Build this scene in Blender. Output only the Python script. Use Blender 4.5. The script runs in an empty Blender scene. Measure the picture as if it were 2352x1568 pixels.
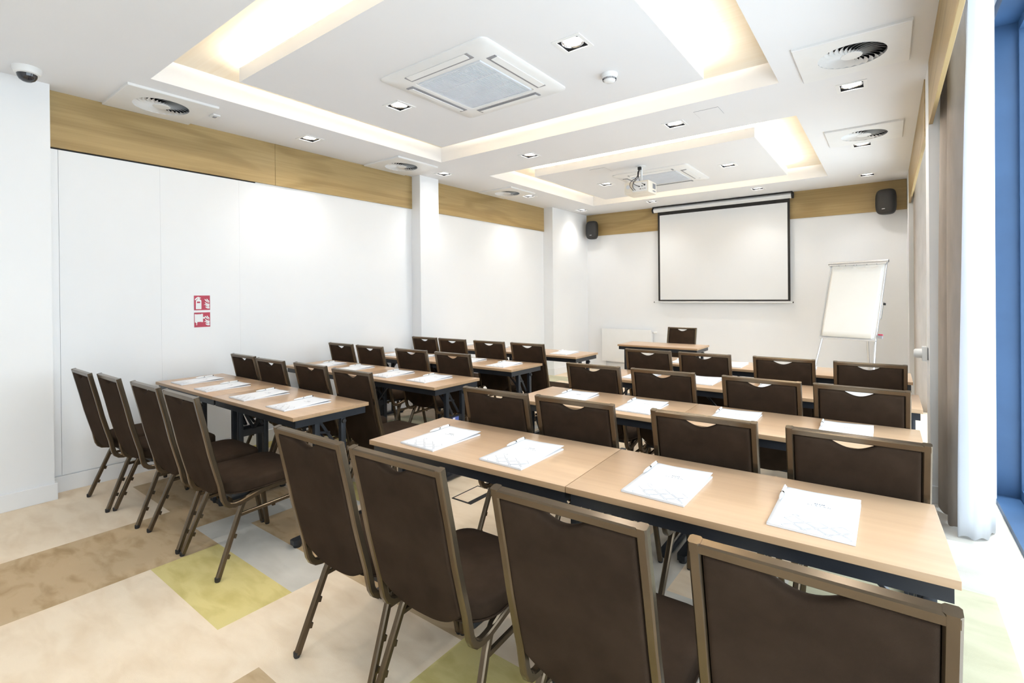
import bpy, bmesh, math, random
from mathutils import Vector, Matrix
random.seed(7)
PI = math.pi
COL = bpy.context.scene.collection
SC = bpy.context.scene

# ------------------------------------------------------------------ camera, world, light, exposure
cam = bpy.data.cameras.new('camera'); camo = bpy.data.objects.new('camera', cam); COL.objects.link(camo)
F_PX, CX, CY, YAW, PITCH, ROLL, HCAM = 1144.463, 1176.0, 680.313, -0.6467, -0.0036, -0.0097, 1.43
cam.sensor_fit = 'HORIZONTAL'; cam.sensor_width = 36.0
cam.lens = F_PX / 2352.0 * 36.0
cam.shift_x = 0.0
cam.shift_y = (CY - 784.0) / 2352.0
cam.clip_start = 0.05; cam.clip_end = 100
_f = Vector((math.sin(YAW)*math.cos(PITCH), math.cos(YAW)*math.cos(PITCH), math.sin(PITCH)))
_r = Vector((math.cos(YAW), -math.sin(YAW), 0)); _u = _r.cross(_f)
_r2 = math.cos(ROLL)*_r + math.sin(ROLL)*_u; _u2 = -math.sin(ROLL)*_r + math.cos(ROLL)*_u
M = Matrix.Identity(4)
for i in range(3):
    M[i][0] = _r2[i]; M[i][1] = _u2[i]; M[i][2] = -_f[i]
M[2][3] = HCAM
camo.matrix_world = M
SC.camera = camo

world = bpy.data.worlds.new('world'); SC.world = world; world.use_nodes = True
bg = world.node_tree.nodes['Background']
bg.inputs[0].default_value = (0.86, 0.93, 1.0, 1); bg.inputs[1].default_value = 4.2
SC.view_settings.view_transform = 'Standard'; SC.view_settings.look = 'None'
SC.view_settings.gamma = 1.0; SC.view_settings.use_curve_mapping = False
SC.view_settings.exposure = 0.31
sun = bpy.data.lights.new('sun', 'SUN'); sun.energy = 7.0; sun.angle = math.radians(2.5); sun.color = (1, .97, .92)
suno = bpy.data.objects.new('sun', sun); COL.objects.link(suno); suno.rotation_euler = (0, math.radians(6.0), 0)
SPOT_W = 30.0          # watts of each ceiling downlight
COVE = 100.0            # emission of the hidden cove strips

# ------------------------------------------------------------------ measured room
ZC = 2.958             # ceiling
ZB = 2.545             # lower edge of the wood fascias
XL = -4.905            # left wall
YB = 8.70              # back wall
XW = 0.57              # window wall, room side
YR = -1.6              # wall behind the camera

# ------------------------------------------------------------------ materials
def srgb(r, g, b):
    return tuple((c/255/12.92 if c/255 <= .04045 else ((c/255+.055)/1.055)**2.4) for c in (r, g, b)) + (1,)

def mat(name, color, rough=.5, metal=0, spec=.5, emis=None, estr=0, sheen=0, coat=0):
    m = bpy.data.materials.new(name); m.use_nodes = True
    p = m.node_tree.nodes['Principled BSDF']
    p.inputs['Base Color'].default_value = tuple(color[:3]) + (1,)
    p.inputs['Roughness'].default_value = rough; p.inputs['Metallic'].default_value = metal
    p.inputs['Specular IOR Level'].default_value = spec
    p.inputs['Sheen Weight'].default_value = sheen
    p.inputs['Coat Weight'].default_value = coat
    if emis:
        p.inputs['Emission Color'].default_value = tuple(emis[:3]) + (1,); p.inputs['Emission Strength'].default_value = estr
    return m

def nd(m, t, **kw):
    n = m.node_tree.nodes.new(t)
    for k, v in kw.items(): setattr(n, k, v)
    return n
def lk(m, a, b): m.node_tree.links.new(a, b)

def noisy(m, c1, c2, scale=(1, 1, 1), nscale=4, detail=4, lo=.35, hi=.65, bump=0, bscale=300, dist=0):
    """mottle the base colour between two colours, with an optional fine bump"""
    p = m.node_tree.nodes['Principled BSDF']
    tc = nd(m, 'ShaderNodeTexCoord'); mp = nd(m, 'ShaderNodeMapping'); mp.inputs['Scale'].default_value = scale
    nz = nd(m, 'ShaderNodeTexNoise'); nz.inputs['Scale'].default_value = nscale; nz.inputs['Detail'].default_value = detail
    nz.inputs['Distortion'].default_value = dist
    rp = nd(m, 'ShaderNodeValToRGB')
    rp.color_ramp.elements[0].position = lo; rp.color_ramp.elements[0].color = tuple(c1[:3]) + (1,)
    rp.color_ramp.elements[1].position = hi; rp.color_ramp.elements[1].color = tuple(c2[:3]) + (1,)
    lk(m, tc.outputs['Object'], mp.inputs[0]); lk(m, mp.outputs[0], nz.inputs['Vector'])
    lk(m, nz.outputs['Fac'], rp.inputs[0]); lk(m, rp.outputs[0], p.inputs['Base Color'])
    if bump:
        n2 = nd(m, 'ShaderNodeTexNoise'); n2.inputs['Scale'].default_value = bscale; n2.inputs['Detail'].default_value = 2
        bp = nd(m, 'ShaderNodeBump'); bp.inputs['Strength'].default_value = bump; bp.inputs['Distance'].default_value = .002
        lk(m, tc.outputs['Object'], n2.inputs['Vector']); lk(m, n2.outputs['Fac'], bp.inputs['Height'])
        lk(m, bp.outputs[0], p.inputs['Normal'])
    return m

def wood(m, dark, light, rings, grain, axis='Y', strength=1.0):
    """cathedral grain running along the given axis: distorted bands plus fine streaks"""
    p = m.node_tree.nodes['Principled BSDF']
    tc = nd(m, 'ShaderNodeTexCoord'); mp = nd(m, 'ShaderNodeMapping')
    s = [1, 1, 1]; s['XYZ'.index(axis)] = .16; mp.inputs['Scale'].default_value = s
    wv = nd(m, 'ShaderNodeTexNoise'); wv.inputs['Scale'].default_value = rings; wv.inputs['Detail'].default_value = 1.5; wv.inputs['Distortion'].default_value = .6
    mul = nd(m, 'ShaderNodeMath', operation='MULTIPLY'); mul.inputs[1].default_value = 34
    sn = nd(m, 'ShaderNodeMath', operation='SINE')
    mp2 = nd(m, 'ShaderNodeMapping'); s2 = [1, 1, 1]; s2['XYZ'.index(axis)] = .03; mp2.inputs['Scale'].default_value = s2
    fine = nd(m, 'ShaderNodeTexNoise'); fine.inputs['Scale'].default_value = grain; fine.inputs['Detail'].default_value = 3
    mr = nd(m, 'ShaderNodeMapRange'); mr.inputs[1].default_value = .2; mr.inputs[2].default_value = 1.0; mr.inputs[3].default_value = 0; mr.inputs[4].default_value = .55*strength
    ad = nd(m, 'ShaderNodeMath', operation='ADD')
    mr2 = nd(m, 'ShaderNodeMapRange'); mr2.inputs[1].default_value = .3; mr2.inputs[2].default_value = .75; mr2.inputs[3].default_value = 0; mr2.inputs[4].default_value = .55
    mx = nd(m, 'ShaderNodeMix', data_type='RGBA'); mx.inputs[6].default_value = tuple(light[:3]) + (1,); mx.inputs[7].default_value = tuple(dark[:3]) + (1,)
    lk(m, tc.outputs['Object'], mp.inputs[0]); lk(m, mp.outputs[0], wv.inputs['Vector']); lk(m, wv.outputs['Fac'], mul.inputs[0]); lk(m, mul.outputs[0], sn.inputs[0])
    lk(m, sn.outputs[0], mr.inputs[0]); lk(m, tc.outputs['Object'], mp2.inputs[0]); lk(m, mp2.outputs[0], fine.inputs['Vector']); lk(m, fine.outputs['Fac'], mr2.inputs[0])
    lk(m, mr.outputs[0], ad.inputs[0]); lk(m, mr2.outputs[0], ad.inputs[1]); lk(m, ad.outputs[0], mx.inputs[0]); lk(m, mx.outputs[2], p.inputs['Base Color'])
    return m

MT = {}
MT['wall'] = noisy(mat('white_wall_paint', (.865, .87, .88), .65), (.86, .865, .875), (.875, .88, .89), nscale=1.5)
MT['ceil'] = noisy(mat('ceiling_paint', (.87, .875, .89), .75), (.82, .82, .83), (.835, .835, .845), nscale=1.2)
MT['base'] = noisy(mat('skirting_paint', (.86, .86, .86), .4), (.85, .85, .855), (.87, .87, .875), nscale=2)
MT['plastic'] = noisy(mat('white_plastic', (.84, .84, .83), .35), (.83, .83, .82), (.85, .85, .845), nscale=6)
MT['oak'] = wood(mat('oak_veneer', (.5, .35, .17), .45), (.30, .20, .075), (.435, .31, .135), 2.2, 60, 'Y')
MT['oakx'] = wood(mat('oak_veneer_across', (.5, .35, .17), .45), (.30, .20, .075), (.435, .31, .135), 2.2, 60, 'X')
MT['oakpale'] = wood(mat('pale_cove_veneer', (.8, .66, .46), .5), (.84, .74, .58), (.90, .83, .70), 1.5, 50, 'X', .5)
MT['beech'] = wood(mat('beech_laminate', (.6, .44, .30), .28), (.48, .31, .19), (.57, .39, .245), 1.6, 45, 'X', .35)
MT['beechedge'] = wood(mat('beech_edge_band', (.5, .33, .18), .4), (.37, .23, .125), (.46, .30, .17), 4, 70, 'X', .4)
MT['fabric'] = noisy(mat('brown_fabric', (.05, .036, .029), .95, spec=.06), (.030, .0192, .0125), (.041, .0265, .0175), nscale=9, bump=.5, bscale=900)
MT['bronze'] = noisy(mat('bronze_frame_paint', (.11, .08, .05), .24, .75), (.098, .071, .045), (.132, .097, .062), nscale=5)
MT['black'] = noisy(mat('black_table_steel', (.02, .022, .027), .38, .2), (.016, .018, .022), (.026, .029, .036), nscale=6)
MT['rubber'] = noisy(mat('black_rubber', (.012, .012, .013), .6), (.010, .010, .011), (.016, .016, .017), nscale=12)
MT['dark'] = noisy(mat('dark_void', (.012, .012, .014), .8), (.010, .010, .012), (.016, .016, .018), nscale=8)
MT['paper'] = noisy(mat('white_paper', (.83, .84, .87), .6), (.82, .83, .86), (.84, .85, .88), nscale=5)
MT['flip'] = noisy(mat('flipchart_paper', (.80, .785, .75), .7), (.79, .775, .74), (.81, .795, .76), nscale=3)
MT['print'] = noisy(mat('grey_print', (.24, .24, .27), .6), (.22, .22, .25), (.26, .26, .29), nscale=20)
MT['chrome'] = noisy(mat('chrome', (.75, .75, .76), .18, 1), (.70, .70, .71), (.80, .80, .81), nscale=10)
MT['alu'] = noisy(mat('brushed_aluminium', (.70, .71, .73), .35, .8), (.66, .67, .69), (.74, .75, .77), (30, 1, 1), 20)
MT['screen'] = noisy(mat('matte_screen', (.80, .80, .80), .9), (.795, .795, .795), (.805, .805, .805), nscale=2)
MT['scrblack'] = noisy(mat('black_screen_border', (.014, .012, .011), .7), (.012, .010, .009), (.017, .015, .014), nscale=9)
MT['speaker'] = noisy(mat('black_speaker_grille', (.016, .016, .016), .55), (.012, .012, .012), (.020, .020, .020), nscale=180)
MT['acgrille'] = noisy(mat('ac_grille_plastic', (.72, .75, .80), .45), (.70, .73, .78), (.74, .77, .82), nscale=6)
MT['grey'] = noisy(mat('grey_slot', (.30, .30, .32), .5), (.27, .27, .29), (.33, .33, .35), nscale=9)
MT['beige_c'] = noisy(mat('beige_curtain', (.46, .40, .35), .9), (.42, .37, .325), (.48, .425, .375), (1, 1, .15), 30, bump=.2, bscale=600)
MT['white_c'] = noisy(mat('white_curtain', (.88, .90, .94), .9), (.87, .89, .93), (.90, .92, .95), (1, 1, .1), 20, bump=.15, bscale=600)
MT['blue'] = noisy(mat('blue_window_frame', (.028, .072, .155), .5), (.025, .066, .145), (.031, .079, .17), nscale=3)
MT['red'] = noisy(mat('fire_sign_red', (.42, .035, .07), .5), (.40, .03, .065), (.45, .04, .08), nscale=10)
MT['signwhite'] = noisy(mat('fire_sign_white', (.82, .84, .84), .5), (.81, .83, .83), (.83, .85, .85), nscale=10)
MT['projector'] = noisy(mat('projector_cream', (.80, .74, .64), .45), (.79, .73, .63), (.82, .76, .66), nscale=8)
MT['sticker'] = noisy(mat('blue_sticker', (.10, .14, .45), .4), (.08, .12, .42), (.12, .17, .48), nscale=30)
MT['cable'] = noisy(mat('dark_cable', (.03, .022, .02), .5), (.025, .018, .016), (.035, .027, .024), nscale=30)
MT['dome'] = mat('dome_glass', (.02, .02, .025), .06, 0, .8)
MT['lamp'] = mat('lamp_glow', (1, 1, 1), .5, emis=(1, .97, .92), estr=14)
MT['cove'] = mat('cove_strip_glow', (1, .8, .5), .5, emis=(1, .87, .68), estr=COVE)
MT['cream'] = noisy(mat('carpet_cream', (.80, .68, .52), 1), (.76, .61, .44), (.85, .71, .54), (1.0, 2.6, 1), 4.5, 6, .3, .6, .5, 500, .4)
MT['tan'] = noisy(mat('carpet_tan', (.50, .36, .20), 1), (.40, .275, .14), (.54, .395, .235), (1.0, 2.4, 1), 5, 6, .3, .52, .5, 500, .4)
MT['yellow'] = noisy(mat('carpet_yellow', (.62, .52, .20), 1), (.56, .46, .16), (.69, .58, .24), (1.0, 2.4, 1), 5, 6, .3, .55, .5, 500, .4)
MT['lgrey'] = noisy(mat('carpet_grey', (.55, .52, .46), 1, sheen=.0), (.55, .52, .46), (.64, .61, .55), (1.0, 2.4, 1), 3, 5, .3, .6, .6, 500, .5)
MT['olive'] = noisy(mat('carpet_olive', (.52, .49, .33), 1), (.50, .47, .32), (.62, .59, .42), (1.0, 2.4, 1), 3, 5, .3, .6, .6, 500, .5)
MT['pale'] = noisy(mat('carpet_white', (.78, .75, .68), 1), (.78, .74, .66), (.84, .81, .74), (1.0, 2.4, 1), 3, 5, .3, .6, .6, 500, .5)

for k_, w_ in (('white_c', .6), ('beige_c', .15)):      # cloth lets some daylight through
    m_ = MT[k_]; p_ = m_.node_tree.nodes['Principled BSDF']; out_ = [n for n in m_.node_tree.nodes if n.type == 'OUTPUT_MATERIAL'][0]
    tr_ = nd(m_, 'ShaderNodeBsdfTranslucent'); tr_.inputs[0].default_value = (.92, .94, .97, 1) if k_ == 'white_c' else (.5, .44, .38, 1)
    mx_ = nd(m_, 'ShaderNodeMixShader'); mx_.inputs[0].default_value = w_
    lk(m_, p_.outputs[0], mx_.inputs[1]); lk(m_, tr_.outputs[0], mx_.inputs[2]); lk(m_, mx_.outputs[0], out_.inputs[0])
mg = bpy.data.materials.new('window_glass'); mg.use_nodes = True
for n in list(mg.node_tree.nodes):
    if n.type != 'OUTPUT_MATERIAL': mg.node_tree.nodes.remove(n)
_t = nd(mg, 'ShaderNodeBsdfTransparent'); _t.inputs[0].default_value = (.93, .96, .97, 1)
_g = nd(mg, 'ShaderNodeBsdfGlossy'); _g.inputs['Roughness'].default_value = .02
_fr = nd(mg, 'ShaderNodeFresnel'); _fr.inputs[0].default_value = 1.45
_mx = nd(mg, 'ShaderNodeMixShader')
_geo = nd(mg, 'ShaderNodeNewGeometry'); _inv = nd(mg, 'ShaderNodeMath', operation='SUBTRACT'); _inv.inputs[0].default_value = 1.0
_mul = nd(mg, 'ShaderNodeMath', operation='MULTIPLY')
lk(mg, _geo.outputs['Backfacing'], _inv.inputs[1]); lk(mg, _inv.outputs[0], _mul.inputs[0]); lk(mg, _fr.outputs[0], _mul.inputs[1]); lk(mg, _mul.outputs[0], _mx.inputs[0]); lk(mg, _t.outputs[0], _mx.inputs[1]); lk(mg, _g.outputs[0], _mx.inputs[2])
lk(mg, _mx.outputs[0], [n for n in mg.node_tree.nodes if n.type == 'OUTPUT_MATERIAL'][0].inputs[0])
MT['glass'] = mg

# ------------------------------------------------------------------ mesh helpers
def box(bm, x0, x1, y0, y1, z0, z1, mi=0, bev=0):
    vs = [bm.verts.new(p) for p in ((x0,y0,z0),(x1,y0,z0),(x1,y1,z0),(x0,y1,z0),(x0,y0,z1),(x1,y0,z1),(x1,y1,z1),(x0,y1,z1))]
    fs = [bm.faces.new([vs[i] for i in q]) for q in ((3,2,1,0),(4,5,6,7),(0,1,5,4),(1,2,6,5),(2,3,7,6),(3,0,4,7))]
    for f in fs: f.material_index = mi
    if bev:
        es = {e for f in fs for e in f.edges}
        r = bmesh.ops.bevel(bm, geom=list(es), offset=bev, segments=2, profile=.6, affect='EDGES')
        for f in r['faces']: f.material_index = mi
    return vs

def obox(bm, c, ax, ay, az, hx, hy, hz, mi=0):
    """box with its own axes"""
    c = Vector(c); ax = Vector(ax).normalized(); ay = Vector(ay).normalized(); az = Vector(az).normalized()
    vs = [bm.verts.new(c + ax*hx*a + ay*hy*b + az*hz*d) for a, b, d in ((-1,-1,-1),(1,-1,-1),(1,1,-1),(-1,1,-1),(-1,-1,1),(1,-1,1),(1,1,1),(-1,1,1))]
    for q in ((3,2,1,0),(4,5,6,7),(0,1,5,4),(1,2,6,5),(2,3,7,6),(3,0,4,7)):
        bm.faces.new([vs[i] for i in q]).material_index = mi

def sweep(bm, pts, w, h, ref, ch=.25, mi=0):
    """chamfered bar of width w along ref and height h in the plane, along a path"""
    pts = [Vector(p) for p in pts]; ref = Vector(ref).normalized()
    c = min(w, h)*ch*.5
    prof = [(-w/2+c,-h/2),(w/2-c,-h/2),(w/2,-h/2+c),(w/2,h/2-c),(w/2-c,h/2),(-w/2+c,h/2),(-w/2,h/2-c),(-w/2,-h/2+c)]
    rings = []
    for i, p in enumerate(pts):
        a = (pts[i]-pts[i-1]).normalized() if i else None
        b = (pts[i+1]-pts[i]).normalized() if i < len(pts)-1 else None
        t = (a or b) if (a is None or b is None) else (a+b).normalized()
        k = 1.0
        if a is not None and b is not None:
            k = 1/max(.5, t.dot(a))
        s = (ref - t*ref.dot(t)).normalized(); n = t.cross(s).normalized()
        rings.append([bm.verts.new(p + s*u + n*v*k) for u, v in prof])
    m = len(prof)
    for r0, r1 in zip(rings, rings[1:]):
        for j in range(m):
            bm.faces.new((r0[j], r0[(j+1)%m], r1[(j+1)%m], r1[j])).material_index = mi
    bm.faces.new(rings[0][::-1]).material_index = mi; bm.faces.new(rings[-1]).material_index = mi

def tube(bm, pts, r, seg=8, mi=0, r2=None):
    pts = [Vector(p) for p in pts]; rings = []
    t0 = (pts[1]-pts[0]).normalized()
    s = t0.orthogonal().normalized()
    for i, p in enumerate(pts):
        a = (pts[i]-pts[i-1]).normalized() if i else None
        b = (pts[i+1]-pts[i]).normalized() if i < len(pts)-1 else None
        t = (a or b) if (a is None or b is None) else (a+b).normalized()
        s = (s - t*s.dot(t)).normalized(); n = t.cross(s)
        rr = r if r2 is None else r + (r2-r)*i/(len(pts)-1)
        rings.append([bm.verts.new(p + (s*math.cos(2*PI*j/seg) + n*math.sin(2*PI*j/seg))*rr) for j in range(seg)])
    for r0, r1 in zip(rings, rings[1:]):
        for j in range(seg):
            bm.faces.new((r0[j], r0[(j+1)%seg], r1[(j+1)%seg], r1[j])).material_index = mi
    bm.faces.new(rings[0][::-1]).material_index = mi; bm.faces.new(rings[-1]).material_index = mi

def lathe(bm, prof, c=(0,0,0), seg=32, mi=0, M3=None):
    """revolve (r, z) pairs about z through c"""
    c = Vector(c); rings = []
    for r, z in prof:
        if r < 1e-6:
            v = Vector((0, 0, z)); v = (M3 @ v if M3 else v) + c
            rings.append([bm.verts.new(v)])
        else:
            ring = []
            for j in range(seg):
                v = Vector((r*math.cos(2*PI*j/seg), r*math.sin(2*PI*j/seg), z)); v = (M3 @ v if M3 else v) + c
                ring.append(bm.verts.new(v))
            rings.append(ring)
    for a, b in zip(rings, rings[1:]):
        for j in range(seg):
            k = (j+1) % seg
            if len(a) == 1 and len(b) == 1: continue
            if len(a) == 1: f = bm.faces.new((a[0], b[k], b[j]))
            elif len(b) == 1: f = bm.faces.new((a[j], a[k], b[0]))
            else: f = bm.faces.new((a[j], a[k], b[k], b[j]))
            f.material_index = mi

def prism(bm, poly, z0, z1, mi=0):
    lo = [bm.verts.new((x, y, z0)) for x, y in poly]; hi = [bm.verts.new((x, y, z1)) for x, y in poly]
    n = len(poly)
    bm.faces.new(lo[::-1]).material_index = mi; bm.faces.new(hi).material_index = mi
    for i in range(n):
        bm.faces.new((lo[i], lo[(i+1)%n], hi[(i+1)%n], hi[i])).material_index = mi

def holed(bm, x0, x1, y0, y1, z, holes, mi=0, up=False, pick=None):
    """flat sheet with rectangular holes, cut along every hole edge"""
    xs = sorted({x0, x1} | {v for h in holes for v in h[:2] if x0 < v < x1})
    ys = sorted({y0, y1} | {v for h in holes for v in h[2:4] if y0 < v < y1})
    V = {}
    def v(x, y):
        if (x, y) not in V: V[(x, y)] = bm.verts.new((x, y, z))
        return V[(x, y)]
    for a, b in zip(xs, xs[1:]):
        for c, d in zip(ys, ys[1:]):
            mx, my = (a+b)/2, (c+d)/2
            m = mi
            if pick is not None: m = pick(mx, my)
            elif any(h[0] < mx < h[1] and h[2] < my < h[3] for h in holes): continue
            q = [v(a, c), v(b, c), v(b, d), v(a, d)]
            bm.faces.new(q if up else q[::-1]).material_index = m

def obj(name, bm, mats, parent=None, smooth=30, mod=None):
    me = bpy.data.meshes.new(name); bmesh.ops.recalc_face_normals(bm, faces=bm.faces[:]) if smooth is not None else None
    bm.to_mesh(me); bm.free()
    if not isinstance(mats, (list, tuple)): mats = [mats]
    for m in mats: me.materials.append(MT[m] if isinstance(m, str) else m)
    if smooth:
        for p in me.polygons: p.use_smooth = True
        me.set_sharp_from_angle(angle=math.radians(smooth))
    o = bpy.data.objects.new(name, me); COL.objects.link(o)
    if parent: o.parent = parent
    return o

def tag(o, label, cat, group=None):
    o['label'] = label; o['category'] = cat
    if group: o['group'] = group
    return o
def thing(name, label, cat, loc=(0,0,0), rz=0, group=None):
    o = bpy.data.objects.new(name, None); COL.objects.link(o); o.empty_display_size = .1
    o.location = loc; o.rotation_euler = (0, 0, rz)
    return tag(o, label, cat, group)
def struct(name, bm, m, label=None, smooth=0, parent=None):
    o = obj(name, bm, m, parent, smooth)
    if parent is None: o['kind'] = 'structure'
    if label: o['label'] = label
    return o
KIDS = {}
def kids(o): return [c for c in ALLO() if c.parent == o]
def ALLO(): return list(COL.objects)
def dup(root, loc, rz, label, group):
    """copy a thing with its parts and their sub-parts"""
    if root.name not in KIDS:
        allo = ALLO()
        KIDS[root.name] = [(c, [g for g in allo if g.parent == c]) for c in allo if c.parent == root]
    r = root.copy(); COL.objects.link(r); r.location = loc; r.rotation_euler = (0, 0, rz)
    r['label'] = label
    if group: r['group'] = group
    for ch, gs in KIDS[root.name]:
        c = ch.copy(); COL.objects.link(c); c.parent = r
        for g in gs:
            d = g.copy(); COL.objects.link(d); d.parent = c
    return r
NB = bmesh.new

# ------------------------------------------------------------------ floor: carpet laid in coloured rectangles
CP = ['cream', 'tan', 'yellow', 'lgrey', 'olive', 'pale']
RECTS = [  # x0 x1 y0 y1 colour
    (-3.84, -3.11, -1.0, 1.27, 1), (-4.58, -3.44, 1.27, 1.95, 1), (-3.11, -2.31, .935, 1.27, 2),
    (-3.44, -2.31, 1.27, 1.51, 3), (-3.44, -3.23, 1.51, 1.85, 3), (-3.23, -1.42, 1.51, 1.86, 1),
    (-1.95, -1.42, .2, .935, 1), (-1.42, -.40, .60, 1.53, 2), (-4.95, -4.70, 1.55, 2.6, 2),
    (-3.44, -2.9, 1.86, 2.12, 5), (-3.3, -2.75, 2.12, 2.32, 2), (-1.10, -.55, 1.86, 2.35, 3), (-.55, .30, 1.55, 2.33, 5),
    (-2.0, -1.10, 1.86, 2.20, 5), (-4.58, -3.8, 3.35, 4.05, 4), (-4.95, -4.2, 2.9, 3.35, 2), (-3.8, -3.0, 3.6, 4.5, 5),
    (-.86, .29, 2.66, 2.97, 3), (-1.13, -.86, 2.20, 2.97, 3), (.02, .39, 3.19, 3.55, 3), (-.5, .39, 3.55, 3.78, 5), (.39, .62, -1.6, 3.78, 5),
    (-.4, .39, 1.9, 3.19, 4), (.1, .62, 3.78, 4.8, 3), (-2.6, -1.2, 3.3, 4.2, 1), (-2.0, -.9, 4.6, 5.2, 3),
    (-4.95, -4.35, 6.6, 7.42, 4), (-4.35, -3.9, 7.05, 7.5, 4), (-3.0, -1.9, 7.5, 8.2, 1), (-1.2, -.2, 5.9, 6.6, 2), (-4.2, -3.3, 5.5, 6.3, 1)]
def carpet(mx, my):
    c = 0
    for r in RECTS:
        if r[0] < mx < r[1] and r[2] < my < r[3]: c = r[4]
    return c
bm = NB(); holed(bm, XL-.15, .76, YR-.1, YB+.1, 0, RECTS, up=True, pick=carpet)
fl = struct('floor', bm, CP); fl['label'] = 'carpet in cream, tan, yellow and grey rectangles'

# ------------------------------------------------------------------ ceiling with two lit coves
R1 = (-4.095, -.628, 1.267, 4.097); R2 = (-4.089, -.628, 4.951, 7.792)
P1 = (-3.671, -1.046, 1.672, 3.689); P2 = (-3.66, -1.043, 5.365, 7.382)
DL = [(-3.143,2.675,'in the first lit ceiling panel, left of the air conditioner'),(-1.531,2.668,'in the first lit ceiling panel, right of the air conditioner'),
      (-4.47,2.69,'between the two nearest left ceiling vents'),(-4.463,4.511,'above the white left column'),
      (-3.14,4.508,'between the two coves, nearer the left column'),(-1.535,4.512,'between the two coves, beside the ceiling hatch'),
      (-.209,4.508,'beside the large right ceiling vent'),(-.209,6.364,'beside the far right ceiling vent'),(-.211,8.052,'nearest the right wall speaker'),
      (-3.137,6.364,'in the far lit panel, left of the projector'),(-1.529,6.358,'in the far lit panel, right of the projector'),
      (-4.452,6.357,'beside the farthest left ceiling vent'),(-4.452,8.041,'in the far left corner above the wall speaker'),
      (-3.138,8.053,'above the left end of the projection screen'),(-1.534,8.07,'above the right end of the projection screen')]
HID = [(-.209, 2.68), (-4.45, -.4), (-3.14, .55), (-1.535, .55), (-.209, .55), (-1.535, -.9), (-3.14, -.9)]  # extra unseen downlights, added to light the near end of the room
hs = .075
dholes = [(x-hs, x+hs, y-hs, y+hs) for x, y, *_ in DL] + [(x-hs, x+hs, y-hs, y+hs) for x, y in HID]
VT = [(-4.578,1.487,'over the near end of the oak fascia'),(-4.560,3.905,'before the first left column'),(-4.545,5.925,'between the two left columns'),
      (-.180,3.885,'nearest the window, larger in view'),(-.180,5.93,'farther along the window side')]
dholes += [(x-.19, x+.19, y-.19, y+.19) for x, y, _ in VT]
bm = NB()
holed(bm, XL-.1, .2235, YR-.1, YB+.1, ZC, [R1, R2] + dholes)
for R, P in ((R1, P1), (R2, P2)):
    inside = [h for h in dholes if P[0] < h[0] < P[1] and P[2] < h[2] < P[3]]
    holed(bm, P[0], P[1], P[2], P[3], ZC, inside)
    zt, zp = 3.125, 3.045
    for (a, b) in (((R[0],R[2]),(R[1],R[2])),((R[1],R[2]),(R[1],R[3])),((R[1],R[3]),(R[0],R[3])),((R[0],R[3]),(R[0],R[2]))):   # rim
        v = [bm.verts.new(p) for p in ((a[0],a[1],ZC),(b[0],b[1],ZC),(b[0],b[1],zt),(a[0],a[1],zt))]; bm.faces.new(v)
    for (a, b) in (((P[0],P[2]),(P[1],P[2])),((P[1],P[2]),(P[1],P[3])),((P[1],P[3]),(P[0],P[3])),((P[0],P[3]),(P[0],P[2]))):   # panel side
        v = [bm.verts.new(p) for p in ((a[0],a[1],ZC),(b[0],b[1],ZC),(b[0],b[1],zp),(a[0],a[1],zp))]; bm.faces.new(v)
    for a in ((P[0], P[1], P[2], P[2]+.008), (P[0], P[1], P[3]-.008, P[3]), (P[0], P[0]+.008, P[2]+.008, P[3]-.008), (P[1]-.008, P[1], P[2]+.008, P[3]-.008)):
        box(bm, *a, zp+.0003, zp+.0115)
    k = .13
    holed(bm, P[0], P[1], P[2], P[3], zp, [(P[0]+k, P[1]-k, P[2]+k, P[3]-k)], up=True)
    for (a, b) in (((P[0]+k,P[2]+k),(P[1]-k,P[2]+k)),((P[1]-k,P[2]+k),(P[1]-k,P[3]-k)),((P[1]-k,P[3]-k),(P[0]+k,P[3]-k)),((P[0]+k,P[3]-k),(P[0]+k,P[2]+k))):
        v = [bm.verts.new(p) for p in ((a[0],a[1],zp),(b[0],b[1],zp),(b[0],b[1],zt),(a[0],a[1],zt))]; bm.faces.new(v)
    v = [bm.verts.new(p) for p in ((R[0],R[2],zt),(R[0],R[3],zt),(R[1],R[3],zt),(R[1],R[2],zt))]; bm.faces.new(v).material_index = 1
struct('ceiling', bm, ['ceil', 'oakpale'], smooth=None)
# upper lid over everything (slab above, also roof of the curtain recess)
bm = NB(); box(bm, XL-.2, .735, YR-.2, YB+.2, 3.30, 3.34); struct('ceiling_slab', bm, 'ceil')
bm = NB(); box(bm, .20, .2235, YR, YB, ZC+.02, 3.30); struct('trim_9', bm, 'ceil')

for R, P, nm in ((R1, P1, 'nearest'), (R2, P2, 'far')):
    t = thing('cove_light', 'warm LED strip hidden around the %s raised ceiling panel' % nm, 'light strip', ((P[0]+P[1])/2, (P[2]+P[3])/2, 3.046), 0, 'cove light strips')
    cx, cy = t.location.x, t.location.y
    hx, hy = (P[1]-P[0])/2, (P[3]-P[2])/2
    d, e = .035, .06
    for a in ((-hx+d, hx-d, -hy+d, -hy+e), (-hx+d, hx-d, hy-e, hy-d), (-hx+d, -hx+e, -hy+e, hy-e), (hx-e, hx-d, -hy+e, hy-e)):
        bm = NB(); box(bm, *a, 0, .010); obj('led_strip', bm, 'cove', t, 0)

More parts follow.
